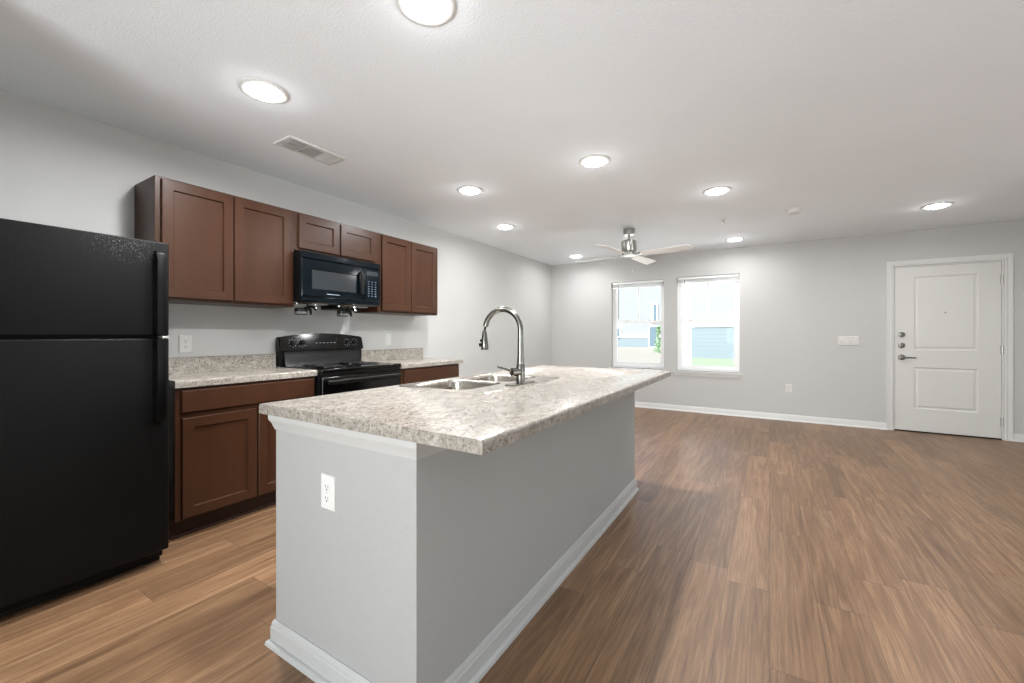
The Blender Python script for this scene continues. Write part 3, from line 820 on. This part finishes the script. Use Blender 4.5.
# ------------------------------------------------------------------ outlets and switches
GO = 'white wall plates'
def outlet(name, loc, facing, label, kind='outlet', w=.073, h=.117):
    # plate built in (u,v,n) then mapped
    if facing == '+x': mp = lambda u, v, n: (loc[0]+n, loc[1]+u, loc[2]+v)
    else: mp = lambda u, v, n: (loc[0]+u, loc[1]-n, loc[2]+v)
    t = thing(name, loc, label, 'outlet' if kind == 'outlet' else 'switch')
    MB().loops([rect(-w/2, -h/2, w/2, h/2, 0), rect(-w/2, -h/2, w/2, h/2, .003), rect(-w/2+.004, -h/2+.004, w/2-.004, h/2-.004, .0062)], mp).build('cover_plate', 'plastic_white', t)
    if kind == 'outlet':
        for s in (-1, 1):
            rc = MB().loops([rrect(-.0165, s*.0195-.0145, .0165, s*.0195+.0145, .008, .006), rrect(-.0165, s*.0195-.0145, .0165, s*.0195+.0145, .008, .0075)], mp).build('receptacle', 'plastic_white', t)
            q = MB()
            for uu, hh in ((-.0065, .0045), (.0065, .0038)): q.loops([rect(uu-.0012, s*.0195+.002-hh, uu+.0012, s*.0195+.002+hh, .0070), rect(uu-.0012, s*.0195+.002-hh, uu+.0012, s*.0195+.002+hh, .0079)], mp)
            q.loops([rrect(-.003, s*.0195-.0115, .003, s*.0195-.0055, .0028, .0070), rrect(-.003, s*.0195-.0115, .003, s*.0195-.0055, .0028, .0079)], mp)
            q.build('slots', 'slot_dark', rc)
        MB().loops([rrect(-.003, -.003, .003, .003, .0028, .006), rrect(-.003, -.003, .003, .003, .0028, .0072)], mp).build('screw', 'hinge_metal', t)
    else:
        n_ = kind
        for k in range(n_):
            uc = (k-(n_-1)/2)*.046
            q = MB().loops([rect(uc-.0165, -.033, uc+.0165, .033, .006), rect(uc-.0165, -.033, uc+.0165, .033, .0072), rect(uc-.015, -.0315, uc+.015, .0315, .0095 if k % 2 else .008)], mp)
            q.build('rocker', 'plastic_white', t)
outlet('outlet', (XL, 1.226, 1.117), '+x', 'white outlet on the kitchen wall above the counter beside the fridge')
outlet('light_switch', (XL, 2.990, 1.128), '+x', 'white single switch plate on the kitchen wall right of the range', 1, .073, .117)
outlet('outlet', (-1.275, iy0, .643), '-y', 'white outlet on the near end of the grey island')
outlet('outlet', (.225, YF, .443), '-y', 'white outlet low on the far wall right of the windows')
outlet('light_switch', (.866, YF, 1.10), '-y', 'wide white four-gang switch plate on the far wall left of the entry door', 4, .208, .117)

# ------------------------------------------------------------------ ceiling fittings
GL = 'round white ceiling lights'
LS = [(-2.221, 1.151, 'round ceiling light just before the air vent, above the upper cabinets'),
      (-1.110, 1.169, 'largest round ceiling light at the top edge, above the near end of the island'),
      (-2.218, 2.883, 'round ceiling light above the range side, beyond the vent'),
      (-1.079, 2.878, 'round ceiling light above the far end of the island'),
      (-2.620, 4.071, 'round ceiling light near the left wall, left of the fan'),
      (-.389, 4.032, 'round ceiling light in front of the sprinkler head, right of the fan'),
      (-2.636, 6.200, 'smallest round ceiling light in the far left corner, behind the fan'),
      (-.385, 6.202, 'round ceiling light near the far wall above the right window'),
      (1.392, 5.633, 'round ceiling light in front of the entry door')]
first = None
for i, (x, y, lab) in enumerate(LS):
    if first is None:
        t = thing('ceiling_light', (x, y, H), lab, 'ceiling light', GL)
        MB().lathe([(.114, H), (.114, H-.004), (.109, H-.008), (.098, H-.010), (.084, H-.008), (.080, H-.004), (.080, H)], T(x, y, 0), 48).build('trim_ring', 'trim_white', t)
        MB().lathe([(.080, H-.006), (.079, H-.012), (.072, H-.016), (.050, H-.019), (0, H-.020)], T(x, y, 0), 48).build('diffuser', 'diffuser_glow', t)
        ld_ = bpy.data.lights.new('ceiling_lamp', 'AREA'); ld_.shape = 'DISK'; ld_.size = .15; ld_.spread = math.radians(172); ld_.energy = LAMP_W; ld_.color = (.985, .99, 1)
        lo = bpy.data.objects.new('ceiling_lamp', ld_); C.objects.link(lo); lo.parent = t; lo.location = (0, 0, -.023)
        pl_ = bpy.data.lights.new('lens_lamp', 'POINT'); pl_.shadow_soft_size = .035; pl_.energy = .38; pl_.color = (.985, .99, 1)
        po_ = bpy.data.objects.new('lens_lamp', pl_); C.objects.link(po_); po_.parent = t; po_.location = (0, 0, -.062)
        first = t; living = ld_.copy(); living.energy = LIVING_W
    else:
        c_ = copy_thing(first, (x, y, H), lab)
        if y > 3.5:
            for ch in c_.children:
                if ch.type == 'LIGHT' and ch.data.type == 'AREA': ch.data = living

# air vent
vx0, vx1, vy0, vy1 = -2.770, -2.574, 1.490, 1.900
t = thing('air_vent', ((vx0+vx1)/2, (vy0+vy1)/2, H), 'white three-section air vent in the ceiling above the upper cabinets', 'air vent')
b = MB(); z0, z1 = H-.010, H
b.box(vx0, vy0, z0, vx0+.026, vy1, z1, .003); b.box(vx1-.026, vy0, z0, vx1, vy1, z1, .003)
b.box(vx0+.026, vy0, z0, vx1-.026, vy0+.028, z1, .003); b.box(vx0+.026, vy1-.028, z0, vx1-.026, vy1, z1, .003)
ys = [vy0+.028, vy0+.135, vy0+.150, vy1-.150, vy1-.135, vy1-.028]
b.box(vx0+.026, ys[1], z0, vx1-.026, ys[2], z1, .003); b.box(vx0+.026, ys[3], z0, vx1-.026, ys[4], z1, .003)
b.build('frame', 'trim_white', t)
b = MB().box(VX0, VY0, H+.085, VX1, VY1, H+.1)
for q_ in ((VX0, VY0, VX0+.003, VY1), (VX1-.003, VY0, VX1, VY1), (VX0, VY0, VX1, VY0+.003), (VX0, VY1-.003, VX1, VY1)): b.box(q_[0], q_[1], H-.001, q_[2], q_[3], H+.09)
b.build('duct_box', 'vent_dark', t)
q = MB()
def louver_x(xc_, ya, yb, tilt):
    q.add(MB().box(-.006, ya, -.0006, .006, yb, .0006).bm, T(xc_, 0, H-.008) @ RY(tilt))
def louver_y(yc_, tilt, hw=.007):
    q.add(MB().box(vx0+.026, -hw, -.0007, vx1-.026, hw, .0007).bm, T(0, yc_, H-.008) @ RX(tilt))
for k in range(9): louver_y(ys[0]+.008+k*.0115, 1.25, .006)
for k in range(4): q.box(vx0+.05+k*.031, ys[0], H-.0125, vx0+.0525+k*.031, ys[1], H-.006)
for k in range(11): louver_x(vx0+.034+k*.0132, ys[2], ys[3], 1.0)
for k in range(9): louver_y(ys[4]+.008+k*.0115, -.9)
q.build('louvers', 'trim_white', t)

# smoke detector, sprinkler
t = thing('smoke_detector', (.205, 5.02, H), 'white round smoke detector on the ceiling', 'smoke detector')
MB().lathe([(0, H), (.068, H), (.068, H-.010), (.062, H-.013), (0, H-.013)], T(.205, 5.02, 0), 36).build('mounting_base', 'plastic_white', t)
MB().lathe([(.0, H-.013), (.058, H-.013), (.062, H-.020), (.060, H-.040), (.050, H-.050), (0, H-.053)], T(.205, 5.02, 0), 36).build('cover', 'plastic_white', t)
MB().lathe([(0, H-.0525), (.012, H-.0525), (.012, H-.056), (0, H-.057)], T(.205, 5.02, 0), 16).build('test_button', 'plastic_white', t)
px_, py_ = -.429, 5.06
t = thing('sprinkler_head', (px_, py_, H), 'small pendant fire sprinkler head on the ceiling between two lights', 'sprinkler')
MB().lathe([(0, H), (.038, H), (.037, H-.004), (.015, H-.008), (0, H-.008)], T(px_, py_, 0), 28).build('escutcheon', 'plastic_white', t)
q = MB().lathe([(0, H-.006), (.010, H-.006), (.010, H-.022), (.004, H-.024), (.004, H-.044), (0, H-.044)], T(px_, py_, 0), 14)
for s in (-1, 1): q.tube([(px_+s*.009, py_, H-.02), (px_+s*.015, py_, H-.033), (px_+s*.004, py_, H-.048)], .0028, 8)
q.lathe([(0, H-.047), (.017, H-.047), (.017, H-.050), (0, H-.050)], T(px_, py_, 0), 18)
q.build('nozzle', 'hinge_metal', t)

# ceiling fan
fx_, fy_ = -1.424, 4.948
t = thing('ceiling_fan', (fx_, fy_, H), 'brushed nickel ceiling fan with four white blades', 'ceiling fan')
Tf = T(fx_, fy_, 0)
MB().lathe([(0, H), (.066, H), (.068, H-.012), (.064, H-.062), (.055, H-.070), (0, H-.070)], Tf, 32).build('canopy', 'fan_nickel', t)
MB().lathe([(0, H-.066), (.0125, H-.066), (.0125, H-.115), (.024, H-.122), (.027, H-.15), (0, H-.15)], Tf, 20).build('downrod', 'fan_nickel', t)
mz = H-.145
MB().lathe([(0, mz), (.085, mz), (.090, mz-.006), (.090, mz-.120), (.086, mz-.128), (0, mz-.128)], Tf, 40).build('motor_housing', 'fan_nickel', t)
bz = mz-.162
MB().lathe([(0, mz-.128), (.078, mz-.128), (.080, mz-.136), (.080, mz-.160), (.088, mz-.164), (.088, mz-.176), (.05, mz-.184), (0, mz-.186)], Tf, 40).build('switch_housing', 'fan_nickel', t)
blade0 = None
def blade_mesh():
    q = bmesh.new(); L0 = .155; L1 = .70; n = 10
    top = []; 
    outline = []
    for i in range(n+1):
        u = i/n; x = L0+(L1-L0)*u; w = .052+.016*math.sin(u*PI*.55)
        outline.append((x, w))
    pts = outline + [(L1+.010, outline[-1][1]-.016)] + [(L1+.010, -outline[-1][1]+.016)] + [(x, -w) for x, w in reversed(outline)]
    A = [q.verts.new((x, y, -.003)) for x, y in pts]; B = [q.verts.new((x, y, .003)) for x, y in pts]
    q.faces.new(A); q.faces.new(B); k = len(pts)
    for i in range(k): q.faces.new((A[i], A[(i+1) % k], B[(i+1) % k], B[i]))
    return q
for k in range(4):
    a = math.radians(-8+90*k)
    m_ = T(fx_, fy_, bz-.004) @ RZ(a) @ RX(math.radians(-13))
    bl = MB().add(blade_mesh(), m_).build('blade', 'fan_white', t)
    q = MB().box(.07, -.020, -.004, .125, .020, .004, .002); q.box(.12, -.038, .003, .225, .038, .007, .001)
    MB().add(q.bm, m_).build('blade_bracket', 'fan_nickel', bl)
q = MB().tube([(fx_+.05, fy_-.03, mz-.182), (fx_+.05, fy_-.03, 1.945)], .0007, 6)
q.lathe([(0, 1.915), (.007, 1.918), (.008, 1.935), (.003, 1.947), (0, 1.947)], T(fx_+.05, fy_-.03, 0), 12)
q.build('pull_chain', 'plastic_white', t)

# ------------------------------------------------------------------ outside
b = MB().box(-60, YF+WT, -.35, 45, 90, -.15)  # unseen near ground, coloured near-white to bounce sun onto the ceiling
st(b.build('ground', 'concrete', loc=(0, YF, -.15)), 'pale concrete ground outside the windows', 'ground')
b = MB().box(-60, 14.5, -.16, 45, 90, -.14)
st(b.build('parking_lot', 'parking_grey'), 'pale paved lot seen through the left window', 'parking lot')
b = MB().box(-3.95, 15.0, -.15, 12, 24.93, -.12)
tag(b.build('lawn', 'lawn_green'), 'strip of green grass seen low through the right window', 'lawn', None, 'structure')
def house(name, x0, x1, y0, y1, h, wall, label, band=None, openings=()):
    t = thing(name, ((x0+x1)/2, y0, -.15), label, 'building')
    MB().box(x0, y0, -.15, x1, y1, h).build('wall', wall, t)
    if band:
        MB().box(x0-.05, y0-.06, -.15, x1+.05, y0-.002, band[0]).build('lower_wall', band[1], t)
        MB().box(x0-.05, y0-.10, band[0], x1+.05, y0-.002, band[0]+.25).build('trim_board', 'vinyl_white', t)
    MB().prism([(y0-.5, h), ((y0+y1)/2, h+2.2), (y1+.5, h)], 'x', x0-.5, x1+.5).build('roof', 'shingle', t)
    for (a, c, p, q) in openings:
        f = MB().box(a-.10, y0-.14, p-.10, c+.10, y0-.061, q+.10).build('window', 'vinyl_white', t)
        MB().box(a, y0-.17, p, c, y0-.141, q).build('pane', 'far_glass', f)
    return t
house('neighbouring_house', -4.5, 8.0, 25.0, 33, 6.2, 'siding_white', 'white sided building with a blue lower wall across the grass', (1.6, 'siding_blue'))
house('apartment_building', -26, -7.5, 44.0, 54, 9.5, 'siding_white', 'white sided building far beyond the left window', (.9, 'siding_blue'), ((-10.5, -9.8, -.05, 2.0), (-14.1, -13.6, .95, 1.9), (-10.15, -9.8, 2.6, 4.3)))
b = MB().box(-1.2, 19.0, -.15, 12, 22.3, -.10)
tag(b.build('walkway', 'parking_grey'), 'pale concrete walkway crossing the grass outside the right window', 'walkway', None, 'structure')
b = MB().box(-1.66, 9.2, -.15, -1.40, 9.46, 3.1)
b.box(-1.69, 9.17, -.15, -1.37, 9.49, .05); b.box(-1.69, 9.17, 2.9, -1.37, 9.49, 3.1)
tag(b.build('porch_post', 'vinyl_white'), 'white square porch post outside the right window', 'post')
def shrub(x, y, h, label):
    t = thing('shrub', (x, y, -.15), label, 'shrub')
    q = bmesh.new()
    for k in range(420):
        a = random.uniform(0, 2*PI); zz = random.random(); rr = .24*math.sqrt(random.random())*(1-.45*zz)
        c = Vector((x+rr*math.cos(a), y+rr*math.sin(a), -.15+.75+zz*(h-.75)))
        m = Matrix.Translation(c) @ Matrix.Rotation(random.uniform(0, 6.28), 4, Vector((random.random()-.5, random.random()-.5, random.random()-.5)).normalized())
        L = random.uniform(.05, .09)
        vs = [q.verts.new(m @ Vector(p)) for p in ((-L, 0, 0), (0, -L*.45, .01), (L, 0, 0), (0, L*.45, .01))]
        q.faces.new(vs)
    s = MB(); s.bm.free(); s.bm = q; s.build('foliage', 'leaf_green', t)
    MB().tube([(x, y, -.15), (x+.02, y, h*.6)], [.03, .015], 8).build('stem', 'cabinet_dark', t)
shrub(-2.98, 14.0, 1.60, 'green leafy shrub outside the left window')
